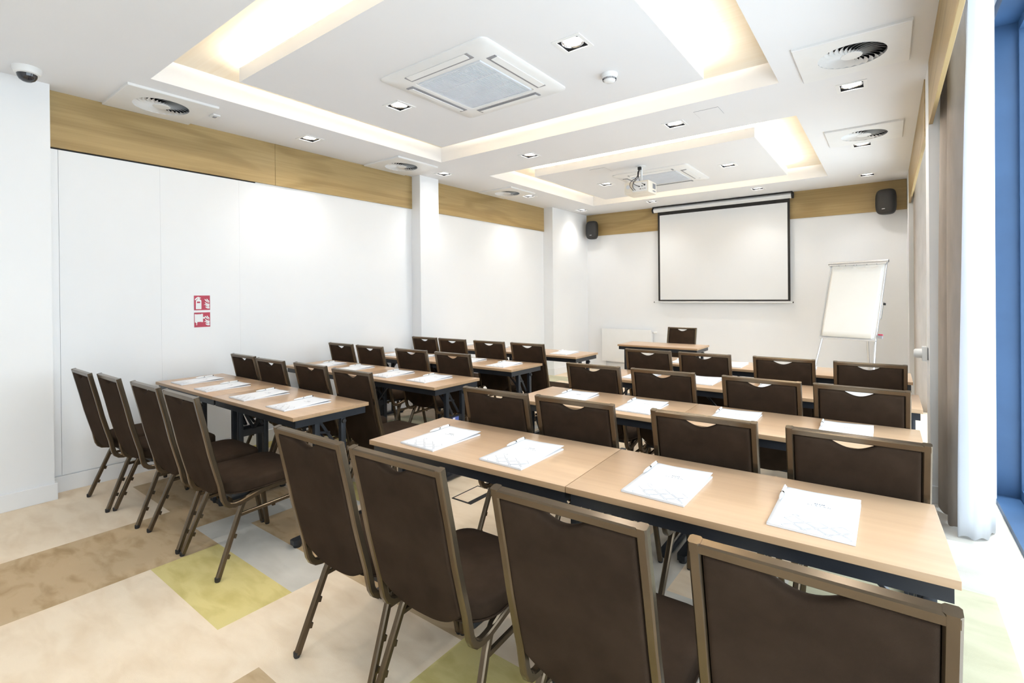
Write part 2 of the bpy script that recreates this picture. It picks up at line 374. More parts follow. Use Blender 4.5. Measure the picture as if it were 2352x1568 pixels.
# ------------------------------------------------------------------ walls
def wallbox(name, x0, x1, y0, y1, z0, z1, m='wall', label=None):
    bm = NB(); box(bm, x0, x1, y0, y1, z0, z1); return struct(name, bm, m, label)
bm = NB(); box(bm, XL-.12, XL, YR, YB, 0, ZC)
box(bm, XL, -4.755, YR, .86, 0, ZC); box(bm, XL, -4.735, 4.355, 4.68, 0, ZC); box(bm, XL, -4.705, 7.436, YB, 0, ZC)
struct('wall_left', bm, 'wall')
wallbox('wall_back', XL-.12, .9, YB, YB+.12, 0, 3.3)
wallbox('wall_rear', XL-.12, .9, YR-.12, YR, 0, 3.3)
bm = NB()                                     # piers of the window wall
box(bm, .222, .50, 4.375, 4.69, 0, 3.3); box(bm, .50, XW+.002, 4.60, 4.69, 0, 3.3); box(bm, .212, XW+.02, 8.115, YB, 0, 3.3); box(bm, .222, XW+.02, YR, -.9, 0, 3.3)
box(bm, XW+.0, .78, 4.69, 4.95, 0, 3.3); box(bm, XW, .78, 7.95, YB, 0, 3.3); box(bm, XW, .78, YR, -.9, 0, 3.3)
struct('wall_right', bm, 'wall')
# oak fascias
def trim(n, x0, x1, y0, y1, z0, z1, m, label):
    bm = NB(); box(bm, x0, x1, y0, y1, z0, z1, bev=.0015); return struct('trim_%d' % n, bm, m, label)
trim(1, XL, -4.884, .86, 2.56, ZB, ZC, 'oak', 'oak veneer fascia over the white partition, near half')
trim(2, XL, -4.8842, 2.5625, 4.355, ZB, ZC, 'oak', 'oak veneer fascia over the white partition, far half')
trim(3, XL, -4.884, 4.68, 7.436, ZB, ZC, 'oak', 'oak veneer fascia between the two left columns')
trim(4, -4.705, .21, YB-.022, YB, ZB, ZC, 'oakx', 'oak veneer fascia along the back wall')
trim(5, .224, .245, YR, 4.375, ZB, 3.0, 'oak', 'oak curtain pelmet along the near window bay')
trim(6, .216, .237, 4.69, 8.115, ZB, 3.0, 'oak', 'oak curtain pelmet along the far window bay')
# partition leaves under the near fascia: thin dark head gap, grooves and recessed kick strip
bm = NB(); box(bm, XL, XL+.003, .86, 2.37, 2.52, ZB); struct('trim_7', bm, 'dark', 'dark gap above the partition leaves')
bm = NB()
for a, b in ((.865, .9255), (.9275, 1.5712), (1.572, 2.2112), (2.212, 2.37)):
    box(bm, XL, XL+.012, a, b, .125, 2.533)
struct('trim_8', bm, 'wall', 'white partition leaves with thin vertical joints')
def skirt(side, name, segs):
    bm = NB()
    for s in segs: box(bm, *s, 0, .118, bev=.003)
    struct(name, bm, 'base')
skirt('l', 'baseboard_left', [(XL, XL+.014, .86, 4.355), (XL, XL+.016, 4.68, 7.436), (-4.755, -4.74, YR, .875), (XL+.016, -4.7555, .8605, .8745),
      (-4.735, -4.72, 4.34, 4.695), (XL+.0165, -4.7355, 4.3405, 4.3545), (XL+.0165, -4.7355, 4.6805, 4.6945), (-4.705, -4.69, 7.421, YB-.015), (XL+.0165, -4.7055, 7.4215, 7.4355)])
skirt('b', 'baseboard_back', [(-4.705, .21, YB-.015, YB)])
skirt('r', 'baseboard_right', [(.207, .222, 4.36, 4.705), (.2225, .50, 4.361, 4.3745), (.197, .212, 8.10, YB-.015)])

# ------------------------------------------------------------------ windows
def window(n, y0, y1):
    bm = NB()
    box(bm, XW, .72, y0-.0, y0+.05, .0, 3.25); box(bm, XW+.001, .72, y1-.05+.049, y1+.04, 0, 3.25)
    box(bm, XW, .72, y0, y1, 3.21, 3.30)
    box(bm, XW, .80, y0, y1, 0, .035)
    f = struct('window_%d' % n, bm, 'blue', 'blue metal window frame and low sill')
    bm = NB()
    yy = y0+.05
    for a, b in ((.70, .76),):
        box(bm, a, b, y0+.05, y1, .035, .10); box(bm, a, b, y0+.05, y1, 3.15, 3.21)
        k = 3
        for i in range(k+1):
            yc = y0+.05 + (y1-y0-.05)*i/k
            box(bm, a, b, max(yc-.03, y0+.05), min(yc+.03, y1), .10, 3.15)
    obj('window_frame', bm, 'blue', f, 0)
    bm = NB(); box(bm, .725, .731, y0+.06, y1-.01, .10, 3.15); obj('glass_pane', bm, 'glass', f, 0)
window(1, -.9, 4.69); window(2, 4.95, 7.95)
for y0, y1 in ((-.9, 4.69), (4.95, 7.95)):     # sampling portals for the daylight
    L = bpy.data.lights.new('daylight_portal', 'AREA'); L.shape = 'RECTANGLE'; L.size = 3.1; L.size_y = y1-y0
    L.cycles.is_portal = True
    o = bpy.data.objects.new('daylight_portal', L); COL.objects.link(o); o.location = (.84, (y0+y1)/2, 1.65); o.rotation_euler = (0, PI/2, 0)

# ------------------------------------------------------------------ curtains
def curtain(name, plan, m, z0, z1, label, flare=1.0, amp=0, lean=0):
    """a hanging cloth following a plan curve, smoothed, with a little thickness"""
    P = [Vector((x, y, 0)) for x, y in plan]
    out = []
    for i in range(len(P)-1):                 # Catmull-Rom
        p0 = P[max(i-1, 0)]; p1 = P[i]; p2 = P[i+1]; p3 = P[min(i+2, len(P)-1)]
        for k in range(7):
            t = k/7
            out.append(.5*((2*p1) + (p2-p0)*t + (2*p0-5*p1+4*p2-p3)*t*t + (3*p1-p0-3*p2+p3)*t**3))
    out.append(P[-1])
    cx = sum(p.x for p in out)/len(out); cy = sum(p.y for p in out)/len(out)
    bm = NB(); rows = []
    nz = 26
    for iz in range(nz+1):
        u = iz/nz; z = z0 + (z1-z0)*u
        s = flare + (1-flare)*u
        row = []
        for j, p in enumerate(out):
            w = amp*math.sin(u*9 + j*.35)
            row.append(bm.verts.new((cx + (p.x-cx)*s + w*.5 + lean*u**1.5*(1-j/len(out)), cy + (p.y-cy)*s + w, z + .01*(1-u)*math.sin(j*.4))))
        rows.append(row)
    for a, b in zip(rows, rows[1:]):
        for j in range(len(out)-1): bm.faces.new((a[j], a[j+1], b[j+1], b[j]))
    o = obj(name, bm, m, None, 60)
    md = o.modifiers.new('thickness', 'SOLIDIFY'); md.thickness = .004
    return o
o = curtain('beige_curtain', [(.48,4.335),(.36,4.33),(.27,4.31),(.255,4.25),(.29,4.19),(.36,4.16),(.37,4.12),(.30,4.08),(.283,4.03),(.30,3.97),(.345,3.945),(.37,3.94)],
            'beige_c', .012, 3.28, '', 1.0, .002, .04)
tag(o, 'beige pleated curtain bunched beside the near window pier', 'curtain', 'curtains')
o = curtain('white_curtain', [(.385,3.90),(.325,3.875),(.318,3.845),(.355,3.83),(.385,3.843),(.415,3.85),(.445,3.885),(.466,3.95),(.485,4.0),(.50,4.06),(.508,4.14)],
            'white_c', .012, 3.28, '', 1.0, .004, .075)
tag(o, 'white daylit curtain hanging in front of the beige one by the blue window', 'curtain', 'curtains')
o = curtain('beige_curtain', [(.50,8.05),(.30,8.08),(.285,8.03),(.42,7.99),(.43,7.95),(.285,7.92),(.27,7.87),(.41,7.83),(.42,7.79),(.275,7.76),(.262,7.71),(.40,7.68),(.42,7.63),(.275,7.60),(.262,7.55),(.40,7.52)],
            'beige_c', .012, 3.28, '', 1.02, .002)
tag(o, 'beige pleated curtain behind the pier in the far window bay', 'curtain', 'curtains')

# ------------------------------------------------------------------ recessed downlights
def downlight():
    t = thing('recessed_downlight', 'x', 'ceiling light', (0, 0, ZC), 0, 'recessed ceiling downlights')
    bm = NB()                                    # square flange
    o_, i_ = .095, .072
    for a in ((-o_, o_, -o_, -i_), (-o_, o_, i_, o_), (-o_, -i_, -i_, i_), (i_, o_, -i_, i_)): box(bm, *a, -.004, .0)
    obj('trim_frame', bm, 'plastic', t, 0)
    bm = NB()                                    # open black housing
    w = .0745; zt = .085
    for a in ((-w, w, -w, -w+.002), (-w, w, w-.002, w), (-w, -w+.002, -w, w), (w-.002, w, -w, w)): box(bm, *a, 0, zt)
    box(bm, -w, w, -w, w, zt, zt+.003); obj('housing', bm, 'dark', t, 0)
    bm = NB(); lathe(bm, [(.066,.012),(.069,.008),(.069,.022),(.064,.022),(.061,.014),(.066,.012)], seg=32); obj('gimbal_ring', bm, 'chrome', t, 40)
    bm = NB(); lathe(bm, [(0,.022),(.03,.023),(.060,.020),(.060,.028),(0,.030)], seg=28); obj('lamp_lens', bm, 'lamp', t, 40)
    return t
def lamp(x, y, w):
    L = bpy.data.lights.new('downlight_beam', 'SPOT'); L.energy = w; L.spot_size = math.radians(112); L.spot_blend = .85
    L.shadow_soft_size = .045; L.color = (1, .97, .93)
    o = bpy.data.objects.new('downlight_beam', L); COL.objects.link(o); o.location = (x, y, ZC-.012); return o
d0 = downlight()
for i, (x, y, s) in enumerate(DL):
    lb = 'square recessed downlight ' + s
    if i == 0: d0.location = (x, y, ZC); d0['label'] = lb; r = d0
    else: r = dup(d0, (x, y, ZC), 0, lb, 'recessed ceiling downlights')
    lamp(x, y, SPOT_W*(.62 if (y > 8 or x < -4.3) else 1.0))
for k, (x, y) in enumerate(HID):
    dup(d0, (x, y, ZC), 0, 'extra square recessed downlight outside the view, added to light the near end', 'recessed ceiling downlights')
    lamp(x, y, SPOT_W*.5)

# ------------------------------------------------------------------ swirl air vents
def vent():
    t = thing('ceiling_vent', 'x', 'air vent', (0, 0, ZC), 0, 'swirl ceiling vents')
    H = .302; R = .186; N = 48; bm = NB()
    def ring(z, f): return [bm.verts.new((f(2*PI*j/N)[0], f(2*PI*j/N)[1], z)) for j in range(N)]
    def sq(a, h):
        c, s = math.cos(a), math.sin(a); k = h/max(abs(c), abs(s)); return (c*k, s*k)
    a0 = ring(0, lambda a: sq(a, H)); a1 = ring(-.014, lambda a: sq(a, H)); a2 = ring(-.018, lambda a: sq(a, H-.004))
    a3 = ring(-.018, lambda a: (R*math.cos(a), R*math.sin(a))); a4 = ring(-.001, lambda a: (R*math.cos(a), R*math.sin(a)))
    for p, q in ((a0, a1), (a1, a2), (a2, a3), (a3, a4)):
        for j in range(N): bm.faces.new((p[j], p[(j+1)%N], q[(j+1)%N], q[j]))
    obj('vent_plate', bm, 'plastic', t, 30)
    bm = NB(); lathe(bm, [(0,.10),(R+.001,.10),(R+.001,-.002)], seg=48); obj('duct_opening', bm, 'dark', t, 30)
    bm = NB(); lathe(bm, [(0,-.0185),(.056,-.0185),(.060,-.015),(.060,-.002)], seg=32); obj('hub', bm, 'plastic', t, 40)
    bm = NB(); n = 26
    for k in range(n):
        a = 2*PI*k/n; pts = []
        for i in range(6):
            u = i/5; r = .056 + (R-.056)*u; th = a + .55*u**1.5
            wd = .5*(2*PI/n)*(.90 - .18*u)
            pts.append((r, th, wd))
        lo, hi = [], []
        for r, th, wd in pts:
            lo.append(bm.verts.new((r*math.cos(th-wd), r*math.sin(th-wd), -.0180)))
            hi.append(bm.verts.new((r*math.cos(th+wd), r*math.sin(th+wd), -.0010)))
        for i in range(5): bm.faces.new((lo[i], lo[i+1], hi[i+1], hi[i]))
    obj('swirl_blades', bm, 'plastic', t, 60)
    return t
v0 = vent()
for i, (x, y, s) in enumerate(VT):
    lb = 'white square ceiling vent with swirl blades ' + s
    if i == 0: v0.location = (x, y, ZC); v0['label'] = lb
    else: dup(v0, (x, y, ZC), 0, lb, 'swirl ceiling vents')

# ------------------------------------------------------------------ ceiling cassette air conditioners
def rrect(h, r, n=6, hy=None):
    hy = hy or h; out = []
    for cx, cy, a in ((h-r, hy-r, 0), (-h+r, hy-r, PI/2), (-h+r, -hy+r, PI), (h-r, -hy+r, 3*PI/2)):
        for k in range(n+1):
            t = a + PI/2*k/n; out.append((cx + r*math.cos(t), cy + r*math.sin(t)))
    return out
def cassette():
    t = thing('air_conditioner', 'x', 'air conditioner', (0, 0, ZC), 0, 'ceiling cassette air conditioners')
    bm = NB(); H = .485
    rings = []
    for h, z, r in ((H, 0, .05), (H, -.008, .05), (H-.02, -.020, .045), (.31, -.024, .03), (.305, -.018, .03)):
        rings.append([bm.verts.new((x, y, z)) for x, y in rrect(h, r)])
    for a, b in zip(rings, rings[1:]):
        for j in range(len(a)): bm.faces.new((a[j], a[(j+1)%len(a)], b[(j+1)%len(a)], b[j]))
    bm.faces.new(rings[-1])
    obj('bezel', bm, 'plastic', t, 35)
    bm = NB(); g = .278
    box(bm, -g, g, -g, g, -.0195, -.018, 1)
    for k in range(46):
        x = -g + .006 + k*(2*g-.012)/45; box(bm, x-.0034, x+.0034, -g+.004, g-.004, -.0262, -.0195)
    for y in (-.09, .09): box(bm, -g, g, y-.004, y+.004, -.0266, -.0195)
    for a in ((-g-.012, g+.012, -g-.012, -g), (-g-.012, g+.012, g, g+.012), (-g-.012, -g, -g, g), (g, g+.012, -g, g)): box(bm, *a, -.0275, -.018)
    obj('intake_grille', bm, ['acgrille', 'grey'], t, 0)
    for k in range(4):
        rot = Matrix.Rotation(k*PI/2, 4, 'Z')
        bm = NB(); box(bm, -.29, .29, -.415, -.345, -.0258, -.0215); bm.transform(rot); s = obj('outlet_slot', bm, 'grey', t, 0)
        bm = NB(); obox(bm, (0, -.392, -.0275), (1,0,0), (0,1,-.12), (0,.12,1), .27, .025, .0022); bm.transform(rot); obj('louvre', bm, 'plastic', s, 0)
    return t
c0 = cassette(); c0.location = (-2.377, 2.735, ZC); c0['label'] = 'white cassette air conditioner in the nearest ceiling panel'
dup(c0, (-2.372, 6.425, ZC), 0, 'white cassette air conditioner behind the projector in the far ceiling panel', 'ceiling cassette air conditioners')

# ------------------------------------------------------------------ small ceiling fittings
t = thing('smoke_detector', 'round white smoke detector beside the near air conditioner', 'smoke detector', (-1.542, 3.193, ZC))
bm = NB(); lathe(bm, [(0,0),(.056,0),(.056,-.012),(.050,-.020),(.045,-.020)], seg=32); obj('base', bm, 'plastic', t, 40)
bm = NB(); lathe(bm, [(.048,-.018),(.048,-.030),(.040,-.048),(.030,-.056),(0,-.058)], seg=32); obj('sensor_head', bm, 'plastic', t, 40)
bm = NB()
for k in range(28):
    a = 2*PI*k/28; c, s = math.cos(a), math.sin(a); obox(bm, (.0455*c, .0455*s, -.038), (-s, c, 0), (c, s, -.45), (-.2*c, -.2*s, -1), .0018, .0015, .0065)
obj('sensor_slots', bm, 'dark', t, 0)
t = thing('dome_camera', 'white dome security camera with dark lens in the near left ceiling corner', 'security camera', (-4.535, .71, ZC))
bm = NB(); lathe(bm, [(0,0),(.075,0),(.075,-.018),(.066,-.040),(.055,-.045),(0,-.045)], seg=40); obj('camera_base', bm, 'plastic', t, 40)
bm = NB(); lathe(bm, [(.053,-.044),(.050,-.060),(.040,-.078),(.022,-.090),(0,-.094)], seg=32); obj('dome', bm, 'dome', t, 60)
bm = NB(); lathe(bm, [(0,-.070),(.012,-.070),(.012,-.05)], seg=16); obj('lens', bm, 'chrome', t, 40)
def hatch(x0, x1, y0, y1, lb):
    t = thing('access_hatch', lb, 'ceiling hatch', (x0, y0, ZC), 0, 'ceiling access hatches')
    w, h = x1-x0, y1-y0
    bm = NB(); box(bm, 0, w, 0, h, -.0015, 0); obj('hatch_frame', bm, 'grey', t, 0)
    bm = NB(); box(bm, .002, w-.002, .002, h-.002, -.0028, -.0016); obj('hatch_door', bm, 'ceil', t, 0)
hatch(-1.308, -1.108, 4.305, 4.497, 'flush square ceiling hatch between the two coves')
hatch(-2.935, -2.735, 5.50, 5.70, 'flush square ceiling hatch in the far panel left of the projector')
t = thing('motion_sensor', 'small white rectangular sensor beyond the nearest left ceiling vent', 'sensor', (-4.51, 1.85, ZC))
bm = NB(); box(bm, -.045, .045, -.028, .028, -.012, 0, bev=.003); obj('sensor_body', bm, 'plastic', t, 30)
bm = NB(); box(bm, -.018, .018, -.012, .012, -.017, -.012, bev=.002); obj('sensor_eye', bm, 'grey', t, 30)

# ------------------------------------------------------------------ fire safety signs on the partition
XS = XL+.0125
def sign(yc, zc, kind, label):
    t = thing('fire_sign', label, 'sign', (XS, yc, zc), 0, 'fire safety signs'); h = .068
    bm = NB(); box(bm, 0, .002, -h, h, -h, h); obj('sign_plate', bm, 'signwhite', t, 0)
    bm = NB(); box(bm, .002, .0026, -h+.003, h-.003, -h+.003, h-.003); obj('red_field', bm, 'red', t, 0)
    def poly(bm, pts, x0=.0026, x1=.0032):
        lo = [bm.verts.new((x0, y, z)) for y, z in pts]; hi = [bm.verts.new((x1, y, z)) for y, z in pts]; n = len(pts)
        bm.faces.new(hi); bm.faces.new(lo[::-1])
        for i in range(n): bm.faces.new((lo[i], lo[(i+1)%n], hi[(i+1)%n], hi[i]))
    S = 2*h/584                      # sign pixels to metres; origin at the sign's left/top corner
    def P(x, y): return ((x-292)*S, (272-y)*S)
    bm = NB()
    fl = [[(375,125),(400,180),(450,235),(545,290),(545,275),(490,240),(440,165),(415,140)], [(455,115),(455,165),(490,215),(535,250),(550,215),(500,165),(475,125)],
          [(395,240),(390,270),(430,330),(500,370),(550,380),(550,320),(490,305),(430,275)], [(345,345),(400,355),(440,400),(500,425),(545,420),(545,385),(470,360),(400,325)],
          [(395,420),(430,470),(480,495),(550,498),(550,432),(470,430)]]
    for f in fl: poly(bm, [P(*q) for q in f])
    if kind == 'ext':
        poly(bm, [P(*q) for q in ((80,190),(130,135),(150,110),(150,90),(80,160),(65,170),(45,165),(50,120),(120,55),(170,42),(200,60),(255,80),(225,110),(205,110),(205,130),(255,165),(268,190),(268,500),(255,512),(90,512),(75,500))])
        poly(bm, [P(*q) for q in ((113,222),(225,222),(225,280),(113,280))], .0032, .0034)
        o = obj('pictogram', bm, ['signwhite', 'red'], t, 0)
        for p in o.data.polygons:
            if p.center.x > .00325: p.material_index = 1
    else:
        poly(bm, [P(*q) for q in ((30,55),(75,50),(80,60),(260,55),(265,40),(310,45),(318,60),(318,360),(265,362),(262,350),(118,352),(118,410),(78,410),(75,370),(35,368))])
        poly(bm, [P(*q) for q in ((80,435),(115,435),(118,465),(80,468))])
        poly(bm, [P(355+38*math.cos(a*PI/6), 200+38*math.sin(a*PI/6)) for a in range(12)][::-1])
        obj('pictogram', bm, 'signwhite', t, 0)
sign(1.883, 1.383, 'ext', 'red fire extinguisher sign with flames, upper of the two on the partition')
sign(1.883, 1.232, 'hose', 'red fire hose reel sign with flames, lower of the two on the partition')

# ------------------------------------------------------------------ projection screen
t = thing('projection_screen', 'large white pull-down projection screen with black border on the back wall', 'projection screen', (-2.22, 8.62, 1.29))
bm = NB(); box(bm, -1.032, 1.032, -.0015, .0015, 0, 1.59); obj('black_border', bm, 'scrblack', t, 0)
bm = NB(); box(bm, -.998, .998, -.0028, -.0016, .022, 1.508); obj('white_surface', bm, 'screen', t, 0)
bm = NB(); tube(bm, [(-1.10,0,-.02),(1.06,0,-.02)], .011, 12); o = obj('bottom_bar', bm, 'plastic', t, 40)
bm = NB(); tube(bm, [(-1.112,0,-.02),(-1.10,0,-.02)], .012, 12); tube(bm, [(1.06,0,-.02),(1.072,0,-.02)], .012, 12); obj('bar_cap', bm, 'rubber', o, 40)
bm = NB(); sweep(bm, [(-1.115,.005,1.607),(1.068,.005,1.607)], .085, .082, (0,1,0), .7); o = obj('screen_case', bm, 'plastic', t, 30)
for x in (-1.122, 1.062):
    bm = NB(); sweep(bm, [(x-.008,.005,1.607),(x+.022,.005,1.607)], .09, .09, (0,1,0), .7); obj('end_cap', bm, 'rubber', o, 30)
bm = NB(); box(bm, -1.115, 1.068, -.038, .04, 1.648, 1.664); obj('mounting_rail', bm, 'scrblack', t, 0)

# ------------------------------------------------------------------ wall speakers
def speaker(loc, rz, label):
    t = thing('wall_speaker', label, 'speaker', loc, rz, 'black wall speakers')
    bm = NB(); n = 28; m = 20; a, b, c, e = .118, .10, .172, .62
    def sp(v, e): return math.copysign(abs(v)**e, v)
    R = []
    for i in range(m+1):
        ph = -PI/2 + PI*i/m; row = []
        for j in range(n):
            th = 2*PI*j/n
            x = a*sp(math.cos(ph), .45)*sp(math.cos(th), e); y = b*sp(math.cos(ph), .45)*sp(math.sin(th), e); z = c*sp(math.sin(ph), .62)
            if y > 0: x *= 1 - .25*y/b
            row.append(bm.verts.new((x, y, z)))
        R.append(row)
    for p, q in zip(R, R[1:]):
        for j in range(n): bm.faces.new((p[j], p[(j+1)%n], q[(j+1)%n], q[j]))
    bmesh.ops.remove_doubles(bm, verts=bm.verts[:], dist=1e-5)
    obj('cabinet', bm, 'speaker', t, 60)
    bm = NB(); box(bm, -.018, .018, -.1035, -.098, -.108, -.100); obj('badge', bm, 'alu', t, 0)
    bm = NB(); box(bm, -.03, .03, .08, .115, -.045, .045, bev=.004); box(bm, -.045, .045, .108, .12, -.06, .06); obj('wall_bracket', bm, 'rubber', t, 30)
speaker((-4.515, 8.555, 2.645), math.radians(8), 'black wall speaker in the far left corner on the oak fascia')
speaker((-.012, 8.545, 2.65), math.radians(-20), 'black wall speaker right of the screen above the flipchart')

# ------------------------------------------------------------------ radiator
t = thing('radiator', 'white flat panel radiator on the back wall left of the desk', 'radiator', (-3.86, 8.62, .16))
bm = NB(); box(bm, -.485, .485, -.045, -.030, 0, .61, bev=.004); obj('front_panel', bm, 'plastic', t, 30)
bm = NB(); box(bm, -.480, .480, -.030, .055, .01, .60, bev=.004); obj('radiator_body', bm, 'plastic', t, 30)
bm = NB(); tube(bm, [(.485,.01,.565),(.515,.01,.565)], .014, 16); o = obj('valve', bm, 'chrome', t, 40)
bm = NB(); tube(bm, [(.515,.01,.565),(.575,.01,.565)], .019, 16); obj('thermostat_head', bm, 'plastic', o, 40)
bm = NB(); box(bm, -.47, -.44, .02, .06, -.16, .01); box(bm, .44, .47, .02, .06, -.16, .01); obj('support_leg', bm, 'plastic', t, 0)

# ------------------------------------------------------------------ wall thermostat on the window pier
t = thing('wall_thermostat', 'white round knob thermostat on the pier between the window bays', 'thermostat', (.222, 4.56, .985))
bm = NB(); box(bm, -.034, -.006, -.045, .045, -.05, .05, bev=.004); obj('housing', bm, 'plastic', t, 30)
bm = NB(); box(bm, -.006, 0, -.037, .037, -.042, .042); obj('back_plate', bm, 'grey', t, 0)
bm = NB(); lathe(bm, [(0,-.08),(.024,-.079),(.032,-.070),(.034,-.034)], seg=28, M3=Matrix(((0,0,1),(0,1,0),(-1,0,0)))); obj('knob', bm, 'plastic', t, 40)

# ------------------------------------------------------------------ projector
t = thing('ceiling_projector', 'cream white projector hanging on a pole from the far ceiling panel', 'projector', (-2.373, 5.73, 2.612))
bm = NB(); box(bm, -.152, .152, -.13, .13, 0, .145, bev=.018); obj('projector_body', bm, 'projector', t, 30)
bm = NB()
for k in range(9): box(bm, .1515, .1535, .0+k*.010, .006+k*.010, .06, .12)
for k in range(8): box(bm, .1515, .1535, .0+k*.011, .006+k*.011, .025, .04)
obj('side_vent', bm, 'grey', t, 0)
bm = NB(); box(bm, -.045, .135, -.1325, -.1295, .02, .125, bev=.001); p = obj('socket_panel', bm, 'plastic', t, 0)
bm = NB()
for x, z, w, h in ((.04,.075,.016,.010),(.075,.078,.010,.010),(.105,.088,.018,.018),(.055,.045,.022,.006),(.085,.044,.008,.006),(.11,.046,.012,.006)): box(bm, x-w/2, x+w/2, -.136, -.132, z-h/2, z+h/2)
obj('socket', bm, 'dark', p, 0)
bm = NB(); lathe(bm, [(0,0),(.024,0),(.024,.003)], (-.10,-.1315,.085), 20, M3=Matrix.Rotation(PI/2, 3, 'X')); obj('speaker_grille', bm, 'acgrille', t, 0)
bm = NB(); lathe(bm, [(0,.02),(.035,.02),(.04,0),(.03,0)], (-.07,.128,.07), 24, M3=Matrix.Rotation(-PI/2, 3, 'X')); obj('lens', bm, 'dome', t, 40)
bm = NB(); tube(bm, [(.01,.01,.14),(.01,.01,.345)], .013, 12); o = obj('mounting_pole', bm, 'plastic', t, 40)
bm = NB(); lathe(bm, [(0,.346),(.05,.346),(.05,.338),(.016,.330)], (.01,.01,0), 24); obj('ceiling_plate', bm, 'plastic', o, 30)
bm = NB(); box(bm, -.06, .08, -.05, .07, .145, .157); obj('mounting_plate', bm, 'plastic', o, 0)
for pts in (((0,-.02,.32),(-.02,-.03,.27),(-.02,-.05,.21),(-.06,-.13,.15),(-.065,-.16,.09),(-.03,-.137,.035)),
            ((.005,-.02,.32),(-.01,-.04,.27),(-.012,-.05,.20),(-.03,-.14,.12),(-.028,-.155,.07),(-.005,-.137,.035)),
            ((.01,-.02,.32),(-.005,-.035,.26),(0,-.05,.20),(.05,-.12,.13),(.105,-.137,.09)),
            ((0,-.02,.32),(-.014,-.03,.25),(-.02,-.08,.19),(-.03,-.14,.12),(.04,-.137,.076))):
    bm = NB(); P = [Vector(p) for p in pts]; out = []
    for i in range(len(P)-1):
        p0 = P[max(i-1,0)]; p1 = P[i]; p2 = P[i+1]; p3 = P[min(i+2,len(P)-1)]
        for k in range(5):
            u = k/5; out.append(.5*((2*p1)+(p2-p0)*u+(2*p0-5*p1+4*p2-p3)*u*u+(3*p1-p0-3*p2+p3)*u**3))
    out.append(P[-1]); tube(bm, out, .0035, 6); obj('cable', bm, 'cable', t, 60)
bm = NB(); box(bm, -.022, .018, -.03, 0, .30, .335, bev=.004); obj('cable_clamp', bm, 'rubber', t, 30)

# ------------------------------------------------------------------ flipchart easel
TL, TR = Vector((-.62, 8.0, 1.79)), Vector((-.01, 7.752, 1.79))
BL, BR = Vector((-.735, 7.72, .825)), Vector((-.125, 7.472, .825))
r = (TR-TL).normalized(); d = (BL-TL); dl = d.length; d = d.normalized(); nrm = r.cross(d).normalized()
if nrm.y > 0: nrm = -nrm
org = Vector((-.33, 7.8, 0))
t = thing('flipchart_easel', 'white flipchart easel with blank paper pad right of the screen', 'flipchart', org)
W = (TR-TL).length
def fp(u, v, w=0): return TL + r*u + d*v + nrm*w - org
bm = NB(); obox(bm, fp(W/2, dl/2, -.012), r, d, nrm, W/2, dl/2, .006); obj('board', bm, 'plastic', t, 0)
bm = NB()
for u in (.006, W-.006): sweep(bm, [fp(u, 0, -.01), fp(u, dl, -.01)], .018, .018, r)
sweep(bm, [fp(-.0, dl, -.004), fp(W, dl, -.004)], .018, .02, nrm); obj('board_edge', bm, 'alu', t, 30)
bm = NB(); N = 24; top = []; bot = []
rows = []
for j in range(14):
    v = .055 + (dl-.075)*j/13; row = []
    for i in range(N+1):
        u = .03 + (W-.06)*i/N
        vv = v + (.006*math.sin(i*1.1)+.004*math.sin(i*2.3) if j == 0 else 0)
        row.append(bm.verts.new(fp(u, vv, .006 + .008*math.sin(j/13*PI) + .012*(j/13)**4)))
    rows.append(row)
for a, b in zip(rows, rows[1:]):
    for i in range(N): bm.faces.new((a[i], a[i+1], b[i+1], b[i]))
o = obj('front_sheet', bm, 'flip', t, 60); md = o.modifiers.new('thickness', 'SOLIDIFY'); md.thickness = .0008
bm = NB(); obox(bm, fp(W/2, dl/2-.01, .0), r, d, nrm, W/2-.028, dl/2-.022, .005); obj('paper_pad', bm, 'flip', t, 0)
bm = NB(); tube(bm, [fp(-.02, -.01, .008), fp(W+.02, -.01, .008)], .020, 14); sweep(bm, [fp(-.005, .018, .014), fp(W+.005, .018, .014)], .018, .022, nrm); o = obj('clamp_bar', bm, 'alu', t, 40)
bm = NB()
for u in (.12, .20, .30, .33, .45, .56): tube(bm, [fp(u, .03, .018), fp(u, .03, .026)], .006, 8)
obj('clamp_screw', bm, 'grey', o, 40)
FT = [Vector((-.86, 7.47, 0)), Vector((-.17, 7.30, 0)), Vector((-.20, 8.30, 0))]
for k, (a, f) in enumerate(((fp(.03, dl-.02, -.02), FT[0]), (fp(W-.03, dl-.25, -.02), FT[1]), (fp(W*.6, .05, -.03), FT[2]))):
    f = f - org
    bm = NB(); tube(bm, [a, f + Vector((0, 0, .02))], .0125, 10); o = obj('leg', bm, 'alu', t, 40)
    bm = NB(); tube(bm, [f + Vector((0,0,.035)), f], .014, 10); obj('rubber_foot', bm, 'rubber', o, 40)
bm = NB(); obox(bm, fp(W+.012, .62, -.02), r, d, nrm, .006, .11, .010); obj('marker_arm', bm, 'alu', t, 0)
bm = NB(); obox(bm, fp(W+.03, .54, -.02), r, d, nrm, .010, .012, .012); obj('arm_knob', bm, 'rubber', t, 0)
t2 = thing('whiteboard_eraser', 'small red and dark eraser on the lower right of the flipchart', 'eraser', fp(W+.045, dl-.06, .0)+org)
bm = NB(); obox(bm, (0,0,0), r, d, nrm, .022, .026, .012); obj('felt_block', bm, 'grey', t2, 0)
bm = NB(); obox(bm, (0,0,.016), r, d, nrm, .0225, .008, .0125); obj('red_stripe', bm, 'red', t2, 0)

